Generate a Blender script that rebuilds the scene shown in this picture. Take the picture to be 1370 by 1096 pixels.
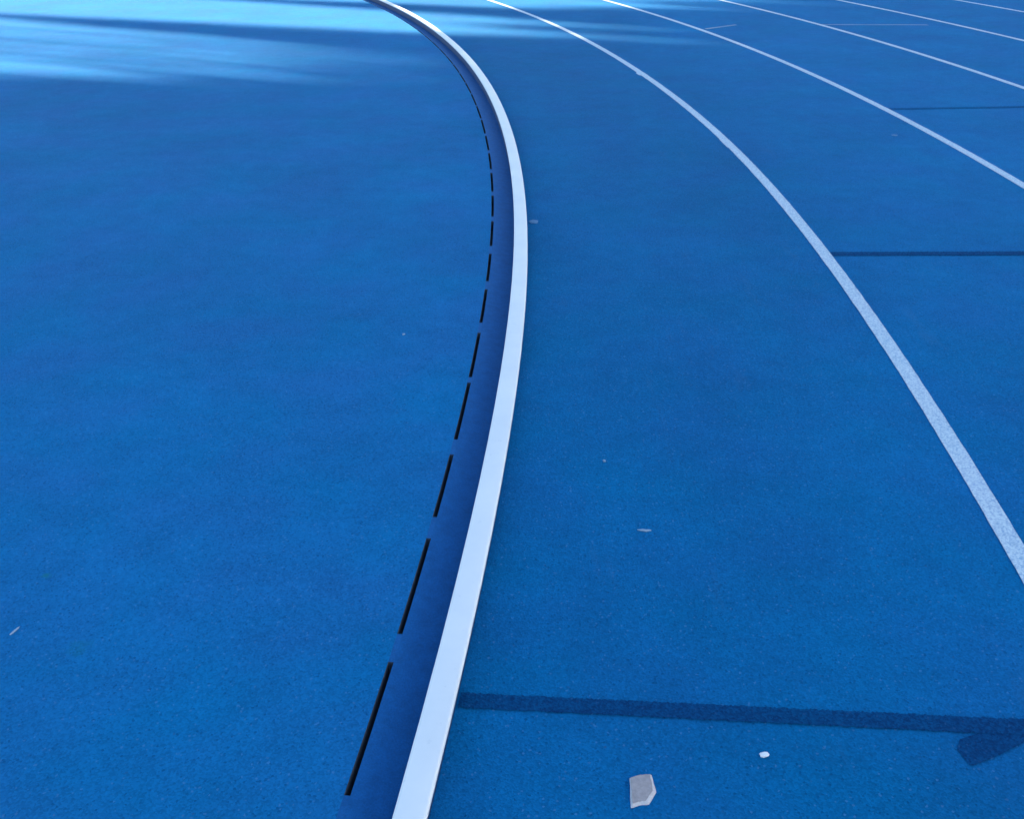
import bpy, bmesh, math, random
from mathutils import Vector, Matrix

random.seed(7)
scene = bpy.context.scene
for o in list(bpy.data.objects):
    bpy.data.objects.remove(o)
col = scene.collection

# ---------------------------------------------------------------- camera
CAM_H, PITCH, F_PX, ROLL = 1.3863, 0.4940, 1353.53, -0.0105
cam = bpy.data.cameras.new('camera')
cam.sensor_fit = 'HORIZONTAL'
cam.sensor_width = 36.0
cam.lens = F_PX / 1370.0 * 36.0
cam.clip_start, cam.clip_end = 0.05, 3000.0
cam_o = bpy.data.objects.new('camera', cam)
col.objects.link(cam_o)
cr, sr, cp, sp = math.cos(ROLL), math.sin(ROLL), math.cos(PITCH), math.sin(PITCH)
right = Vector((cr, sr * sp, sr * cp))
up = Vector((-sr, cr * sp, cr * cp))
fwd = Vector((0, cp, -sp))
m = Matrix.Identity(4)
for i in range(3):
    m[i][0], m[i][1], m[i][2] = right[i], up[i], -fwd[i]
m[2][3] = CAM_H
cam_o.matrix_world = m
scene.camera = cam_o

# ---------------------------------------------------------------- sky, sun, exposure
SUN_EL = math.radians(16.0)
SUN_H = Vector((0.905, -0.425)).normalized()          # towards the sun, on the ground
SIDE = Vector((-SUN_H.y, SUN_H.x))                    # across the sun's direction
world = bpy.data.worlds.new('World')
scene.world = world
world.use_nodes = True
wn, wl = world.node_tree.nodes, world.node_tree.links
sky = wn.new('ShaderNodeTexSky')
sky.sky_type = 'NISHITA'
sky.sun_disc = False
sky.sun_elevation = SUN_EL
sky.sun_rotation = math.atan2(SUN_H.x, SUN_H.y)
sky.air_density, sky.dust_density, sky.ozone_density = 1.0, 1.1, 2.0
wl.new(sky.outputs['Color'], wn['Background'].inputs['Color'])
wn['Background'].inputs['Strength'].default_value = 0.057
sun = bpy.data.lights.new('sun', 'SUN')
sun.energy, sun.angle, sun.color = 5.0, math.radians(0.6), (1.0, 0.86, 0.68)
sun_o = bpy.data.objects.new('sun', sun)
col.objects.link(sun_o)
to_sun = Vector((SUN_H.x * math.cos(SUN_EL), SUN_H.y * math.cos(SUN_EL), math.sin(SUN_EL)))
sun_o.rotation_euler = to_sun.to_track_quat('Z', 'Y').to_euler()
vs = scene.view_settings
vs.view_transform, vs.look, vs.gamma, vs.use_curve_mapping = 'Standard', 'None', 1.0, False
vs.exposure = 3.1
scene.render.engine = 'CYCLES'
scene.render.resolution_x, scene.render.resolution_y = 1024, 820

# ---------------------------------------------------------------- helpers
def link(name, me, mat, parent=None):
    o = bpy.data.objects.new(name, me)
    if mat and not me.materials:
        me.materials.append(mat)
    col.objects.link(o)
    o.parent = parent
    return o

def mesh(name, verts, faces, smooth=False):
    me = bpy.data.meshes.new(name)
    me.from_pydata([tuple(v) for v in verts], [], faces)
    if smooth:
        for p in me.polygons:
            p.use_smooth = True
    me.update()
    return me

def tag(o, label, cat, group=None):
    o['label'], o['category'] = label, cat
    if group:
        o['group'] = group
    return o

def empty(name, loc=(0, 0, 0)):
    o = bpy.data.objects.new(name, None)
    o.location = loc
    col.objects.link(o)
    return o

class Nodes:
    def __init__(self, name):
        self.mat = bpy.data.materials.new(name)
        self.mat.use_nodes = True
        self.n, self.l = self.mat.node_tree.nodes, self.mat.node_tree.links
        self.bsdf = self.n['Principled BSDF']
        self.co = self.n.new('ShaderNodeNewGeometry').outputs['Position']
    def set(self, sock, v):
        if isinstance(v, bpy.types.NodeSocket):
            self.l.new(v, sock)
        else:
            sock.default_value = v
    def noise(self, scale, detail=2.0, rough=0.5, co=None):
        t = self.n.new('ShaderNodeTexNoise')
        self.l.new(co or self.co, t.inputs['Vector'])
        t.inputs['Scale'].default_value, t.inputs['Detail'].default_value = scale, detail
        t.inputs['Roughness'].default_value = rough
        return t.outputs['Fac']
    def voronoi(self, scale, out='Color'):
        t = self.n.new('ShaderNodeTexVoronoi')
        self.l.new(self.co, t.inputs['Vector'])
        t.inputs['Scale'].default_value = scale
        return t.outputs[out]
    def ramp(self, v, a, b, lo=0.0, hi=1.0):
        t = self.n.new('ShaderNodeMapRange')
        t.clamp = True
        for k, x in zip(('Value', 'From Min', 'From Max', 'To Min', 'To Max'), (v, a, b, lo, hi)):
            self.set(t.inputs[k], x)
        return t.outputs[0]
    def math(self, op, a, b=0.0):
        t = self.n.new('ShaderNodeMath')
        t.operation = op
        self.set(t.inputs[0], a); self.set(t.inputs[1], b)
        return t.outputs[0]
    def mix(self, f, a, b, mode='MIX'):
        t = self.n.new('ShaderNodeMix')
        t.data_type, t.blend_type = 'RGBA', mode
        self.set(t.inputs[0], f); self.set(t.inputs[6], a); self.set(t.inputs[7], b)
        return t.outputs[2]
    def bump(self, h, strength, dist):
        t = self.n.new('ShaderNodeBump')
        t.inputs['Strength'].default_value, t.inputs['Distance'].default_value = strength, dist
        self.l.new(h, t.inputs['Height'])
        self.l.new(t.outputs['Normal'], self.bsdf.inputs['Normal'])
    def blob(self, x, y, r0, r1):
        t = self.n.new('ShaderNodeVectorMath')
        t.operation = 'DISTANCE'
        self.l.new(self.co, t.inputs[0])
        t.inputs[1].default_value = (x, y, 0)
        d = self.math('ADD', t.outputs['Value'], self.ramp(self.noise(60, 3), 0.3, 0.7, -r1 * .4, r1 * .4))
        return self.ramp(d, r0, r1, 1.0, 0.0)
    def done(self, base, rough, spec=0.5):
        self.set(self.bsdf.inputs['Base Color'], base)
        self.set(self.bsdf.inputs['Roughness'], rough)
        self.set(self.bsdf.inputs['Specular IOR Level'], spec)
        return self.mat

def c4(r, g, b):
    return (r, g, b, 1.0)

def granules(k, base):
    """poured rubber granules: each grain its own tone, gentle large blotches, a few pale and dark grains"""
    g = k.voronoi(260.0)
    sep = k.n.new('ShaderNodeSeparateColor')
    k.l.new(g, sep.inputs[0])
    tone = k.ramp(sep.outputs[0], 0, 1, 0.85, 1.15)
    tone = k.math('MULTIPLY', tone, k.ramp(k.noise(70, 3, .6), 0.3, 0.7, 0.93, 1.07))
    tone = k.math('MULTIPLY', tone, k.ramp(k.noise(9, 4, .6), 0.3, 0.7, 0.93, 1.07))
    tone = k.math('MULTIPLY', tone, k.ramp(k.noise(1.4, 3, .55), 0.3, 0.7, 0.92, 1.08))
    b = k.n.new('ShaderNodeVectorMath')
    b.operation = 'SCALE'
    k.set(b.inputs[0], base[:3])
    k.l.new(tone, b.inputs['Scale'])
    c = b.outputs[0]
    hue = k.ramp(k.noise(2.6, 3, .5), .35, .65)
    c = k.mix(1.0, c, k.mix(hue, c4(1.6, .955, .99), c4(.5, 1.04, 1.0)), 'MULTIPLY')
    pale = k.ramp(sep.outputs[1], 0.985, 0.99)
    c = k.mix(k.math('MULTIPLY', pale, 0.18), c, c4(.16, .32, .55))
    dark = k.ramp(sep.outputs[2], 0.97, 0.98)
    c = k.mix(k.math('MULTIPLY', dark, 0.5), c, c4(base[0] * .4, base[1] * .45, base[2] * .5))
    return c, sep

def rubber(name, base, extra=None, bump=.42):
    k = Nodes(name)
    c, sep = granules(k, base)
    if extra:
        c = extra(k, c)
    h = k.math('ADD', k.voronoi(260.0, 'Distance'), k.math('MULTIPLY', k.noise(120, 3, .7), .8))
    k.bump(h, bump, 0.0015)
    k.bsdf.inputs['Sheen Weight'].default_value = 0.0165          # fine dust on the grains
    k.bsdf.inputs['Sheen Roughness'].default_value = 0.45
    k.bsdf.inputs['Sheen Tint'].default_value = c4(1, .85, .7)
    return k.done(c, k.ramp(k.noise(25, 3), .3, .7, .80, .92), 0.02)

def stains(k, c):
    c = k.mix(k.math('MULTIPLY', k.blob(-1.043, 1.817, .003, .013), .55), c, c4(.01, .16, .14))
    c = k.mix(k.math('MULTIPLY', k.blob(-.881, 1.575, .004, .030), .35), c, c4(.008, .15, .20))
    return c

def scuffs_and_tone(k, c):
    # long faint grey foot scuffs in the running lane
    s = k.n.new('ShaderNodeMapping')
    k.l.new(k.co, s.inputs['Vector'])
    s.inputs['Scale'].default_value = (9.0, 1.6, 1.0)
    s.inputs['Rotation'].default_value = (0, 0, .12)
    f = k.ramp(k.noise(1.0, 5, .65, s.outputs[0]), .60, .78)
    # rubber colour gets a little brighter from the inside lane outwards
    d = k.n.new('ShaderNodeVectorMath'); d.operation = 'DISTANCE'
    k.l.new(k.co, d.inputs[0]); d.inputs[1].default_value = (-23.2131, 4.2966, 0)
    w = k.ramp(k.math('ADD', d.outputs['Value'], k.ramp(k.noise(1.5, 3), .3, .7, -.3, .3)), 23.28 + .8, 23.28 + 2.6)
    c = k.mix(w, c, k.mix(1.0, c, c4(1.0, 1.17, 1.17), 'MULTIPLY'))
    return k.mix(k.math('MULTIPLY', f, .10), c, c4(.10, .16, .26))

TRACK_BLUE = (0.0030, 0.119, 0.288)
INFIELD_BLUE = (0.0060, 0.136, 0.330)
M_track = rubber('track_rubber', TRACK_BLUE, scuffs_and_tone)
M_infield = rubber('infield_rubber', INFIELD_BLUE, stains)

def m_paint():
    k = Nodes('lane_paint')
    g, sep = granules(k, (.05, .19, .40))
    worn = k.math('ADD', k.math('MULTIPLY', sep.outputs[0], .55), k.math('MULTIPLY', k.noise(160, 3, .7), .65))
    f = k.ramp(worn, .44, .90, 1.0, .42)
    white = k.mix(k.noise(30, 3), c4(.53, .63, .68), c4(.64, .71, .74))
    k.bump(k.math('ADD', k.voronoi(260.0, 'Distance'), k.math('MULTIPLY', k.noise(120, 3, .7), .8)), .4, .0012)
    return k.done(k.mix(f, g, white), .9, .03)
M_paint = m_paint()

def m_faint():
    k = Nodes('worn_lane_paint')
    g, sep = granules(k, TRACK_BLUE)
    f = k.ramp(k.noise(2.2, 3, .6), .35, .65, .06, .34)
    return k.done(k.mix(f, g, c4(.6, .65, .7)), .75, .4)
M_faint = m_faint()

def m_dark(name, hi, lo):
    k = Nodes(name)
    g, sep = granules(k, TRACK_BLUE)
    f = k.ramp(k.math('ADD', k.math('MULTIPLY', sep.outputs[0], .3), k.noise(90, 4, .7)), .30, .78, hi, lo)
    k.bump(k.voronoi(260.0, 'Distance'), .45, .0013)
    return k.done(k.mix(f, g, c4(.003, .024, .088)), .9, .03)
M_dark = m_dark('dark_blue_paint', .95, .6)
M_dark_worn = m_dark('worn_dark_blue_paint', .42, .2)

def m_channel():
    k = Nodes('channel_polymer')
    t = k.math('MULTIPLY', k.ramp(k.noise(40, 4, .6), .3, .7, .88, 1.12), k.ramp(k.noise(260, 2, .6), .3, .7, .88, 1.12))
    b = k.n.new('ShaderNodeVectorMath'); b.operation = 'SCALE'
    b.inputs[0].default_value = (.005, .094, .275)
    k.l.new(t, b.inputs['Scale'])
    k.bump(k.math('ADD', k.voronoi(300.0, 'Distance'), k.noise(90, 3, .6)), .3, .0012)
    return k.done(b.outputs[0], .7, .12)
M_channel = m_channel()

def m_cap():
    k = Nodes('kerb_white')
    dirt = k.ramp(k.noise(45, 5, .65), .62, .80)
    streak = k.ramp(k.noise(6, 4, .6), .35, .7)
    c = k.mix(streak, c4(.75, .755, .745), c4(.82, .81, .79))
    c = k.mix(k.math('MULTIPLY', dirt, .32), c, c4(.33, .38, .44))
    k.bump(k.noise(220, 3, .6), .08, .0006)
    return k.done(c, k.ramp(k.noise(30, 3), .3, .7, .45, .6), .35)
M_cap = m_cap()

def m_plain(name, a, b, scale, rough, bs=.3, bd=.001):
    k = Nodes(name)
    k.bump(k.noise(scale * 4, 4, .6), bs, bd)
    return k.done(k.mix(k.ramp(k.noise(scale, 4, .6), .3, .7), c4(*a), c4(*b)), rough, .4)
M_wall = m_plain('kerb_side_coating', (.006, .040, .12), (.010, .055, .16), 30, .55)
M_slot = m_plain('slot_shaft', (.035, .050, .075), (.06, .075, .10), 60, .9)
M_chip = m_plain('grey_flake', (.30, .26, .255), (.42, .355, .34), 120, .8, .5)
M_chip_edge = m_plain('flake_broken_edge', (.46, .43, .43), (.60, .56, .55), 200, .8, .5)
M_white = m_plain('white_scrap', (.70, .72, .74), (.82, .82, .82), 200, .7)
M_pale = m_plain('pale_scrap', (.20, .31, .42), (.29, .40, .51), 200, .8)
M_dim = m_plain('dim_scrap', (.06, .18, .34), (.10, .23, .39), 200, .85)
M_grass = m_plain('grass_ground', (.045, .085, .022), (.075, .12, .035), 3, .95, .8, .03)
M_bark = m_plain('bark', (.07, .05, .035), (.13, .10, .075), 12, .95, .8, .01)
M_leaf = m_plain('cypress_foliage', (.022, .050, .016), (.045, .085, .026), 4, .85, .5, .02)

# ---------------------------------------------------------------- track geometry: a bend between two straights
CX, CY, R0 = -23.2131, 4.2966, 23.2832               # R0 = outer edge of the kerb
Q = R0 * math.pi / 2

def pt(s, off, z=0.0):
    """point at arc length s along the kerb and at distance off outside it"""
    r = R0 + off
    if abs(s) <= Q:
        a = s / R0
        return (CX + r * math.cos(a), CY + r * math.sin(a), z)
    g = math.copysign(1, s)
    return (CX - (abs(s) - Q), CY + g * r, z)

def deg(a):
    return math.radians(a) * R0

def stations(step=.2, far=2.0, near=(-14, 22), end=Q + 60):
    out, s = [], -end
    while s < end:
        out.append(s)
        s += step if near[0] - step <= s <= near[1] else far * .35
    out.append(end)
    return out
ST = stations()

def strip(name, S, prof, smooth=False, closed=False):
    """sweep a profile [(off, z), ...] along the stations"""
    n = len(prof)
    v = [pt(s, o, z) for s in S for (o, z) in prof]
    f = []
    for i in range(len(S) - 1):
        for j in range(n if closed else n - 1):
            j2 = (j + 1) % n
            f.append((i * n + j, i * n + j2, (i + 1) * n + j2, (i + 1) * n + j))
    if closed:
        f.append(tuple(range(n)))
        f.append(tuple(range((len(S) - 1) * n, len(S) * n))[::-1])
    me = mesh(name, v, f, smooth)
    bm = bmesh.new(); bm.from_mesh(me)
    bmesh.ops.recalc_face_normals(bm, faces=bm.faces)
    if not closed:
        up_z = sum(fc.normal.z * fc.calc_area() for fc in bm.faces)
        if up_z < 0:
            bmesh.ops.reverse_faces(bm, faces=bm.faces)
    bm.to_mesh(me); bm.free()
    return me

G = 1500.0
o = link('ground', mesh('ground', [(-G, -G, -.12), (G, -G, -.12), (G, G, -.12), (-G, G, -.12)], [(0, 1, 2, 3)]), M_grass)
o['kind'] = 'structure'
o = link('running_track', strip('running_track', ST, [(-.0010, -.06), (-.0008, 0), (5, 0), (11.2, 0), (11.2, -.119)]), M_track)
o['kind'] = 'structure'
SB = [s for s in ST if abs(s) <= Q]
if SB[0] > -Q: SB = [-Q] + SB
if SB[-1] < Q: SB = SB + [Q]
o = link('infield_apron', strip('infield_apron', SB, [(-R0 + .02, 0), (-12, 0), (-4, 0), (-.1535, 0)]), M_infield)
o['kind'] = 'structure'

# ---------------------------------------------------------------- kerb
kerb = tag(empty('track_kerb', pt(0, -.025, -.02)), 'low white topped kerb with dark blue sides curving along the inside of the lanes', 'kerb')
def under(o, root):
    o.parent = root
    o.matrix_parent_inverse = root.matrix_basis.inverted()
    return o
w0, w1 = -.0525, .0030
cap_prof = [(w0, .0290)]
for a in range(0, 91, 18):
    t = math.radians(a)
    cap_prof.append((w0 + .006 * (1 - math.cos(t)), .0335 + .006 * math.sin(t)))
cap_prof += [(-.0350, .0402), (-.0247, .0404), (-.0150, .0402)]
for a in range(90, -1, -18):
    t = math.radians(a)
    cap_prof.append((w1 - .006 * (1 - math.cos(t)), .0335 + .006 * math.sin(t)))
cap_prof += [(w1, .0290)]
me = strip('top_cap', ST, cap_prof, smooth=True, closed=True)
for p in me.polygons:
    p.use_smooth = len(p.vertices) == 4
under(link('top_cap', me, M_cap), kerb)
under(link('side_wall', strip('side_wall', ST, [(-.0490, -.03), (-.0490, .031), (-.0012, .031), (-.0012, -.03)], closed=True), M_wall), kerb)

# ---------------------------------------------------------------- slotted drain channel between the apron and the kerb
drain = tag(empty('slot_drain', pt(0, -.148, -.1)), 'dark blue drain channel with a row of black slots beside the white topped kerb', 'drain')
sl = [(-3.126, -2.796), (-2.712, -2.374), (-2.285, -1.988), (-1.907, -1.558), (-1.520, -1.182), (-1.096, -.783), (-.699, -.391)]
sl = [(a, b) for a, b in sl]
k0 = -3.126
while k0 > -9:
    k0 -= .403; sl.insert(0, (k0 + random.uniform(-.006, .006), k0 + .325 + random.uniform(-.006, .006)))
k0 = -.699
while k0 < 15:
    k0 += .403; sl.append((k0 + random.uniform(-.006, .006), k0 + (.335 if k0 < 1.5 else .365) + random.uniform(-.006, .006)))
SO, SI = -.1535, -.1425
def slot_mesh(a, b):
    n = 6
    S = [a + (b - a) * i / n for i in range(n + 1)]
    top = [pt(s, SO, 0) for s in S] + [pt(s, SI, 0) for s in reversed(S)]
    c = Vector(pt((a + b) / 2, (SO + SI) / 2, -.045))
    N = len(top)
    v = [Vector(p) - c for p in top] + [Vector((p[0], p[1], -.045)) - c for p in top]
    f = [(i, (i + 1) % N, N + (i + 1) % N, N + i) for i in range(N)] + [tuple(range(N, 2 * N))]
    return mesh('slot', v, f), c
for a, b in sl:
    me, c = slot_mesh(a, b)
    s_o = link('slot', me, M_slot)
    s_o.location = c
    under(s_o, drain)
# cover strip: gutter dish, notched where the slots open
prof = [(SI, 0), (-.128, -.004), (-.110, -.0085), (-.090, -.0125), (-.070, -.0155), (-.0488, -.017)]
under(link('channel_strip', strip('channel_strip', ST, prof, smooth=True), M_channel), drain)
edges = [-Q - 60] + [x for ab in sl for x in ab] + [Q + 60]
v, f = [], []
for i in range(0, len(edges), 2):
    a, b = edges[i], edges[i + 1]
    S = [a] + [s for s in ST if a + .02 < s < b - .02] + [b]
    for j, s in enumerate(S):
        v += [pt(s, SO, 0), pt(s, SI, 0)]
        if j:
            n = len(v)
            f.append((n - 4, n - 3, n - 1, n - 2))
    if 0 < i < len(edges) - 2 or True:
        me = mesh('slot_bridge', [Vector(x) - Vector(v[0]) for x in v], f)
        bo = link('slot_bridge', me, M_channel if 0 < i < len(edges) - 2 else M_channel)
        bo.location = v[0]
        under(bo, drain)
        v, f = [], []

# ---------------------------------------------------------------- painted lane lines
ordinals = ['white lane line closest to the kerb, widest in view, bounding the first lane',
            'second white lane line out from the kerb, between the first and third lines',
            'third white lane line out from the kerb, crossing the upper right',
            'fourth white lane line out from the kerb, near the upper right corner',
            'fifth white lane line out from the kerb, a short piece in the upper right corner',
            'sixth white lane line out from the kerb, beyond the fifth line',
            'seventh white lane line out from the kerb, inside the outermost line',
            'outermost white lane line, farthest from the kerb']
rl = random.Random(3)
for k in range(1, 9):
    S = []
    s = -Q - 60
    while s < Q + 60:
        S.append(s)
        s += .035 if (-4 < s < 6 and k <= 2) else (.12 if -12 < s < 20 else .7)
    S.append(Q + 60)
    v, f = [], []
    for i, s in enumerate(S):
        e = .0009 if -12 < s < 20 else 0
        a = 1.22 * k - .0505 + rl.uniform(-e, e)
        b = 1.22 * k - .0005 + rl.uniform(-e, e)
        if k == 1:
            if deg(8.26) < s < deg(8.50): a -= .014; b += .002       # blob where two paint runs meet
            if deg(3.1) < s < deg(3.5): a -= .004
            a += .003 * math.sin(s * 1.3); b += .003 * math.sin(s * 1.3)
        v += [pt(s, a, .002), pt(s, b, .002)]
        if i:
            f.append((2 * i - 2, 2 * i - 1, 2 * i + 1, 2 * i))
    c = Vector(pt(0, 1.22 * k - .025, .004))
    o = link('lane_line', mesh('lane_line', [Vector(p) - c for p in v], f), M_paint)
    o.location = c
    tag(o, ordinals[k - 1], 'lane line', 'white lane lines around the bend')

# ---------------------------------------------------------------- painted marks across the lanes
def mark(name, a0, a1, o0, o1, width, mat, label, cat, barb=False, group=None):
    """a painted stripe running outwards from off o0 to o1; angle a0 at its start, a1 at its end"""
    n = 320
    v, f = [], []
    for i in range(n + 1):
        t = i / n
        off = o0 + (o1 - o0) * t
        ang = a0 + (a1 - a0) * t
        jit = width * .055
        h = math.degrees(width / 2 / (R0 + off))
        v += [pt(deg(ang - h) + rl.uniform(-jit, jit), off, .0020), pt(deg(ang + h) + rl.uniform(-jit, jit), off, .0020)]
        if i:
            f.append((2 * i - 2, 2 * i, 2 * i + 1, 2 * i - 1))
    if barb:
        b0 = len(v)
        P = [(.795, 1.309), (.781, 1.286), (.788, 1.252), (.795, 1.249), (.850, 1.272), (.905, 1.300), (.960, 1.330),
             (.985, 1.3415), (.930, 1.3405), (.868, 1.3305), (.830, 1.3215)]
        v += [(x, y, .0014) for x, y in P]
        f.append(tuple(range(b0, b0 + len(P))))
    c = Vector(v[0])
    o = link(name, mesh(name, [Vector(p) - c for p in v], f), mat)
    o.location = c
    return tag(o, label, cat, group)
mark('lane_mark', -7.10, -6.98, .004, 1.168, .039, M_dark, 'wide dark blue painted stripe across the nearest lane with an arrow barb', 'lane mark', True, 'dark blue stripes across the lanes')
mark('lane_mark', -1.02, -1.03, 1.222, 2.388, .044, M_dark, 'thin dark blue stripe across the second lane, midway up the right side', 'lane mark', False, 'dark blue stripes across the lanes')
mark('lane_mark', 5.02, 4.86, 2.442, 3.608, .044, M_dark_worn, 'faint dark blue stripe across the third lane, high on the right side', 'lane mark', False, 'dark blue stripes across the lanes')
mark('lane_mark', 13.15, 13.52, 2.48, 2.87, .05, M_faint, 'short faint whitish stripe just beyond the second lane line', 'lane mark', False, 'worn white stripes across the lanes')
mark('lane_mark', 13.0, 12.37, 3.665, 4.60, .055, M_faint, 'longer worn whitish stripe between the third and fourth lane lines', 'lane mark', False, 'worn white stripes across the lanes')

# ---------------------------------------------------------------- litter on the track
def flake():
    P = [(.195, 1.229), (.214, 1.234), (.234, 1.236), (.2375, 1.199), (.222, 1.174), (.205, 1.172), (.191, 1.167)]
    base = Vector((.213, 1.2, .0))
    root = empty('grey_flake', base)
    T = [(.1965, 1.2265), (.214, 1.2315), (.2315, 1.2335), (.231, 1.199), (.2175, 1.1795), (.205, 1.1775), (.1945, 1.1735)]
    hz = [.0060, .0068, .0060, .0052, .0046, .0050, .0048]
    rf = random.Random(4)
    def ragged(L):
        out = []
        for i, a in enumerate(L):
            b = L[(i + 1) % len(L)]
            for t in (0, .25, .5, .75):
                j = 0 if t == 0 else .0007
                out.append(tuple(x + (y - x) * t + rf.uniform(-j, j) for x, y in zip(a, b)))
        return out
    P, T = ragged(P), ragged(T)
    hz = [hz[i // 4] + (hz[(i // 4 + 1) % 7] - hz[i // 4]) * (i % 4) / 4 + rf.uniform(-.0004, .0004) for i in range(28)]
    # slab with a flat grey face
    v = [Vector((x, y, .0006)) - base for x, y in T] + [Vector((x, y, z)) - base for (x, y), z in zip(T, hz)]
    n = len(T)
    f = [tuple(range(n, 2 * n))] + [(i, (i + 1) % n, n + (i + 1) % n, n + i) for i in range(n)] + [tuple(range(n))[::-1]]
    def fix(me):
        bm = bmesh.new(); bm.from_mesh(me); bmesh.ops.recalc_face_normals(bm, faces=bm.faces); bm.to_mesh(me); bm.free(); return me
    link('slab', fix(mesh('slab', v, f)), M_chip, root)
    # paler broken rim sloping down around it
    v = [Vector((x, y, .0004)) - base for x, y in P] + [Vector((x, y, z - .0008)) - base for (x, y), z in zip(T, hz)]
    f = [(i, (i + 1) % n, n + (i + 1) % n, n + i) for i in range(n)]
    link('broken_rim', fix(mesh('broken_rim', v, f)), M_chip_edge, root)
    tag(root, 'grey ragged five sided flake with a paler broken edge lying on the nearest lane', 'flake')
flake()

def crumb(name, x, y, lx, ly, lz, rz, mat, label, cat, seed):
    """small irregular scrap: a squashed, roughened lump resting on the rubber"""
    r = random.Random(seed)
    bm = bmesh.new()
    bmesh.ops.create_icosphere(bm, subdivisions=2, radius=.5)
    for w in bm.verts:
        d = 1 + r.uniform(-.22, .22)
        w.co = Vector((w.co.x * d * lx, w.co.y * d * ly + .15 * lx * w.co.x ** 2, max(w.co.z * d, -.32) * lz))
    lo = min(w.co.z for w in bm.verts)
    for w in bm.verts:
        w.co.z -= lo
    me = bpy.data.meshes.new(name); bm.to_mesh(me); bm.free()
    o = link(name, me, mat)
    o.location, o.rotation_euler = (x, y, .0008), (0, 0, rz)
    tag(o, label, cat)
crumb('white_crumb', .437, 1.277, .017, .012, .006, .1, M_white, 'bright white crumb on the track to the right of the grey flake', 'litter', 1)
crumb('pale_strand', -1.032, 1.629, 0.0042, .030, .003, -.35, M_pale, 'thin pale shred lying on the blue apron at the left edge', 'litter', 2)
crumb('pale_shred', .309, 1.962, .030, .008, .004, -.1, M_pale, 'thin pale shred lying alone in the middle of the first lane', 'litter', 3)
crumb('pale_crumb', .241, 2.279, .007, .010, .005, .5, M_pale, 'tiny pale crumb in the first lane beyond the pale shred', 'litter', 4)
crumb('pale_scrap', 2.211, 5.844, .035, .035, .003, .3, M_dim, 'small pale scrap in the second lane just inside the second line', 'litter', 5)
crumb('pale_chip', -.361, 3.112, .012, .008, .004, .8, M_pale, 'tiny pale chip on the apron left of the drain slots', 'litter', 6)
crumb('kerb_scrap', .104, 4.316, .040, .055, .003, .1, M_dim, 'pale flat scrap against the outer side of the kerb', 'litter', 8)

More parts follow.
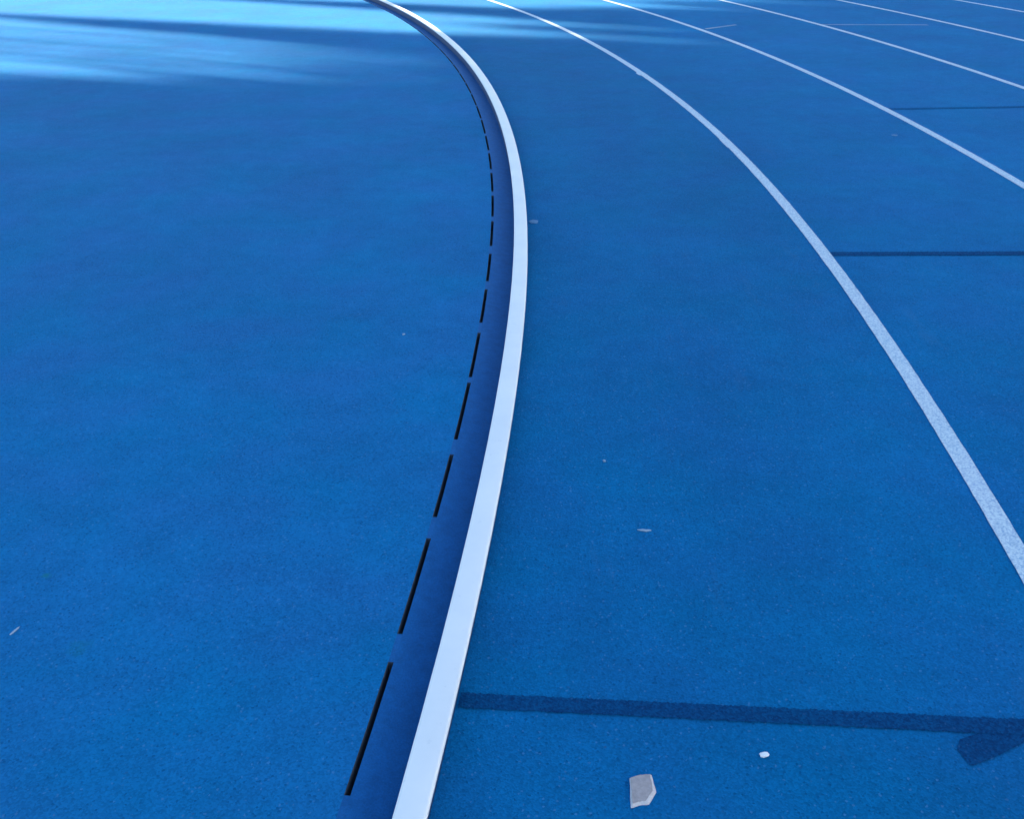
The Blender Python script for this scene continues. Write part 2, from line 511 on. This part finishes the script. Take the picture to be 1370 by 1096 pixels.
# ---------------------------------------------------------------- the row of cypresses to the right that shades the bend
def cypress_meshes(seed, blunt, loose=False):
    r = random.Random(seed)
    H, RM = 10.0, .86
    def rad(t):                                   # t = 0 at the foot of the crown, 1 at the tip
        if blunt:
            if loose: t = t / .885
            if t >= 1: return 0.0
            return RM * min(1, .75 + t) * max(0, 1 - t ** 9) ** .6
        d = (1 - t) * H
        return min(RM * min(1, .7 + t), .03 + .30 * d if d < 2 else .63 + .03 * d)
    rings, seg = 26, 16
    v, f = [], []
    for i in range(rings + 1):
        t = i / rings
        t = 1 - (1 - t) ** 1.4
        if loose: t *= .885
        for j in range(seg):
            a = 2 * math.pi * j / seg
            q = rad(t) * (.86 + r.uniform(-.10, .12))
            v.append((q * math.cos(a), q * math.sin(a), .45 + (H - .45) * t * .985 + r.uniform(-.05, .05)))
        if i:
            for j in range(seg):
                j2 = (j + 1) % seg
                f.append(((i - 1) * seg + j, (i - 1) * seg + j2, i * seg + j2, i * seg + j))
    f.append(tuple(range(seg))[::-1]); f.append(tuple(range(rings * seg, rings * seg + seg)))
    for i in range(1500 + (26 if loose else 0)):
        t = r.random() ** .85
        a = r.uniform(0, 2 * math.pi)
        q = rad(t) * r.uniform(.75, 1.04)
        if i >= 1500:                             # thin open twigs at the top
            t = .87 + .105 * r.random() ** 1.8
            q = .95 * math.sqrt(r.random())
        p = Vector((q * math.cos(a), q * math.sin(a), .45 + (H - .45) * t))
        s = r.uniform(.07, .16)
        d1 = Vector((math.cos(a) * .4 + r.uniform(-.3, .3), math.sin(a) * .4 + r.uniform(-.3, .3), 1)).normalized()
        d2 = d1.cross(Vector((r.uniform(-1, 1), r.uniform(-1, 1), r.uniform(-.3, .3)))).normalized()
        n = len(v)
        v += [p - d2 * s * .4, p + d2 * s * .4, p + d1 * s * 1.5]
        f.append((n, n + 1, n + 2))
    crown = mesh('crown', v, f)
    tv, tf = [], []
    for i in range(6):
        for j in range(8):
            a = 2 * math.pi * j / 8
            q = .16 - .022 * i + r.uniform(-.01, .01)
            tv.append((q * math.cos(a), q * math.sin(a), -.05 + i * 1.6))
        if i:
            for j in range(8):
                tf.append(((i - 1) * 8 + j, (i - 1) * 8 + (j + 1) % 8, i * 8 + (j + 1) % 8, i * 8 + j))
    trunk = mesh('trunk', tv, tf)
    crown.materials.append(M_leaf); trunk.materials.append(M_bark)
    return crown, trunk
protos = {False: [cypress_meshes(s, False) for s in (11, 12)], True: [cypress_meshes(s, True) for s in (21, 22)], 'loose': [cypress_meshes(s, True, True) for s in (31, 32)]}
DIST = 30.0
TAN = math.tan(SUN_EL)
rt = random.Random(5)
def tree(v_, u_tip, blunt, back=0.0, width=1.0):
    """tree whose tip throws its shadow u_tip metres past the camera's foot along the sun's direction"""
    d = DIST + back
    h = (d + u_tip) * TAN + .12
    p = SUN_H * d + SIDE * v_
    root = empty('cypress_tree', (p.x, p.y, -.12))
    root.rotation_euler = (0, 0, rt.uniform(0, 6.28))
    root.scale = (width, width, h / 10.0)
    cm, tm = rt.choice(protos[blunt])
    link('crown', cm, None, root); link('trunk', tm, None, root)
    tag(root, 'tall dark cypress in the dense row beyond the outer lanes', 'tree', 'cypress row shading the bend')
v_ = 5.0
while v_ > -12:                                    # tall dense part: shades the foreground
    tree(v_, rt.uniform(12, 15), True, rt.uniform(-.3, .3))
    v_ -= .85
tree(5.68, 6.6, True, .4, .7)
tree(6.05, 5.9, True, .7, .7)
for q, u in ((6.3, 8.7), (6.6, 9.0), (6.9, 9.3), (7.2, 9.1), (7.55, 9.5)):
    tree(q, u, 'loose', rt.uniform(-.4, .6), .85)
tree(8.25, 11.0, False)                            # first spike
tree(7.95, 7.0, False, .6, .8)
tree(8.75, 4.5, True, .4, .8)
tree(9.50, 4.5, True, 0, .8)
tree(10.15, 4.7, True, .5, .8)
tree(10.45, 9.2, False, -.2)                       # second spike
v_ = 11.0
while v_ < 19:
    tree(v_, rt.uniform(3.7, 4.3), True, rt.uniform(-.3, .3))
    v_ += .85
